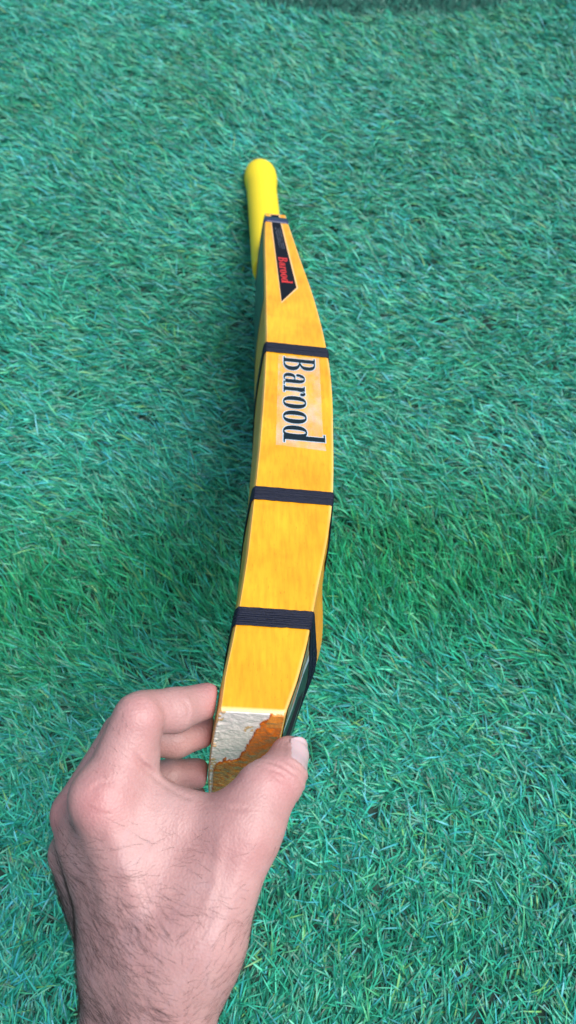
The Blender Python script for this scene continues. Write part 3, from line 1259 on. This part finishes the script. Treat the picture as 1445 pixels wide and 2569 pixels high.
# raised fold of skin round the nail
bd = NPTS.reshape(NVV, NU, 3)
rimp = np.concatenate([bd[0], bd[:22, 0], bd[:22, -1]])
near_v = np.argwhere(np.linalg.norm(HV - nail_c, axis=1) < 0.022)[:, 0]
dist = np.sqrt(((HV[near_v][:, None] - rimp[None]) ** 2).sum(2)).min(1)
HV[near_v] += HN[near_v] * (0.0007 * np.exp(-((dist - 0.0007) / 0.0009) ** 2))[:, None]
HN = vnormals(HV, HQ)

# skin tint: base, redder joints and tips, painted web highlight
dpt = HV[:, 2]
U_ = HV[:, 0] / dpt * FPX + 722.5
V_ = 1284.5 - HV[:, 1] / dpt * FPX
skin = np.tile(np.array([[0.48, 0.283, 0.262]]), (len(HV), 1))


def tint_spot(c, r_, k, col=(0.53, 0.205, 0.205)):
    global skin
    p = cam_p(*c)
    w = np.exp(-(np.linalg.norm(HV - p, axis=1) / r_) ** 2)[:, None] * k
    skin = skin * (1 - w) + np.array(col) * w


tint_spot((245, 2015, .335), 0.012, 0.55)
tint_spot((560, 1745, .386), 0.014, 0.75)
tint_spot((360, 1790, .347), 0.010, 0.35)
tint_spot((545, 1850, .405), 0.014, 0.6)
tint_spot((530, 1945, .425), 0.014, 0.6)
tint_spot((705, 1960, .347), 0.010, 0.45)
tint_spot((150, 2060, .370), 0.014, 0.55)
tint_spot((620, 2130, .335), 0.012, 0.35)
tint_spot((330, 1900, .345), 0.010, 0.25)
tint_spot((440, 1960, .350), 0.012, 0.5, (0.60, 0.44, 0.42))  # paler patch: light on the web rim put into the skin colour
vein = np.abs(vnoise(U_ / 70 + 0.4 * V_ / 70, V_ / 260, 31) - 0.5)
w = (np.exp(-(vein / 0.03) ** 2) * 0.10 * (V_ > 2080))[:, None]
skin = skin * (1 - w) + np.array([0.42, 0.33, 0.38]) * w


def cw(P):
    return C0 + P[:, :1] * AX_R + P[:, 1:2] * AX_U + P[:, 2:3] * AX_F


person = bpy.data.objects.new('person', None)
COL.objects.link(person)
person.location = tuple(at(390, 2450, .345))
person.empty_display_size = 0.05
tag(person, "person's bare left hand and hairy forearm pinching the toe of the bat", 'person')
POFF = np.array(person.location)
hand = fast_mesh('hand', cw(HV) - POFF, HQ[:, ::-1], M_SKIN, person)
colour_attr(hand, 'tint', skin)
nq = []
for j in range(NVV - 1):
    for i in range(NU - 1):
        a = j * NU + i
        nq.append((a, a + 1, a + NU + 1, a + NU))
nail = mesh_obj('thumbnail', cw(NPTS) - POFF, nq, M_NAIL, hand)
sol = nail.modifiers.new('thickness', 'SOLIDIFY')
sol.thickness = 0.0005
sol.offset = 0.0
bpy.context.view_layer.update()

# hairs on the back of the hand and on the forearm
cand = np.argwhere((V_ > 2060) & (HV[:, 1] > -0.30) & (HN[:, 2] < 0.55))[:, 0]
dens = np.clip((V_[cand] - 2040) / 260, 0.10, 1.0)
dens *= 0.45 + 0.9 * (U_[cand] < 330 + 0.25 * (V_[cand] - 2060))
dens *= np.where((U_[cand] > 560) & (V_[cand] < 2250), 0.35, 1)
cand = cand[rng.random(len(cand)) < dens / dens.max()]
pick = rng.choice(cand, 5200, replace=False)
extra_i = np.argwhere((V_ > 1800) & (V_ < 1960) & (U_ > 230) & (U_ < 335) & (HN[:, 2] < 0.2))[:, 0]
if len(extra_i) > 60:
    pick = np.concatenate([pick, rng.choice(extra_i, 60, replace=False)])
hv, hf = [], []
p0 = HV[pick]
n0 = HN[pick]
uu, v2 = U_[pick], V_[pick]
# lie of the hair in the picture plane: across the back of the hand, slanting down the forearm
ang = np.where(v2 < 2330, math.radians(172), math.radians(205))
ang = np.interp(v2, [1800, 1960, 2060, 2250, 2400, 2560], np.radians([110, 140, 186, 170, 145, 135]))
ang = ang + 0.9 * (vnoise(uu / 90, v2 / 90, 41) - 0.5) + rng.normal(0, 0.22, len(pick))
ang = np.where((uu > 430 + 0.1 * (v2 - 2300)) & (v2 > 2330), math.pi - ang + math.radians(8), ang)
dirs = np.stack([np.cos(ang), np.sin(ang), np.zeros(len(pick))], 1)
dirs -= n0 * (dirs * n0).sum(1)[:, None]
dirs /= np.linalg.norm(dirs, axis=1)[:, None] + 1e-9
side = np.cross(n0, dirs)
lens_ = rng.uniform(0.005, 0.012, len(pick)) * np.where(v2 < 2060, 0.5, 1)
bend = rng.normal(0, 0.35, len(pick))
rad0 = 0.00005 * rng.uniform(0.6, 1.25, len(pick))[:, None]
SEG = 4
P = []
for k in range(SEG + 1):
    t = k / SEG
    P.append(p0 + dirs * (lens_ * t)[:, None] + side * (lens_ * bend * t * t)[:, None] + n0 * (lens_ * (0.30 * t - 0.22 * t * t))[:, None])
P = np.stack(P)
nh = len(pick)
ringv = []
for k in range(SEG + 1):
    rr = rad0 * (1 - 0.8 * k / SEG)
    for j in range(3):
        a = 2 * math.pi * j / 3
        ringv.append(P[k] + side * rr * math.cos(a) + n0 * rr * math.sin(a))
ringv = np.stack(ringv, 1)                    # nh, (SEG+1)*3, 3
fc = []
for k in range(SEG):
    for j in range(3):
        fc.append((k * 3 + j, k * 3 + (j + 1) % 3, (k + 1) * 3 + (j + 1) % 3, (k + 1) * 3 + j))
fc = (np.array(fc)[None] + (np.arange(nh) * (SEG + 1) * 3)[:, None, None]).reshape(-1, 4)
hair = fast_mesh('arm_hair', cw(ringv.reshape(-1, 3)) - POFF, fc, M_HAIR, hand)
hair['kind'] = 'stuff'
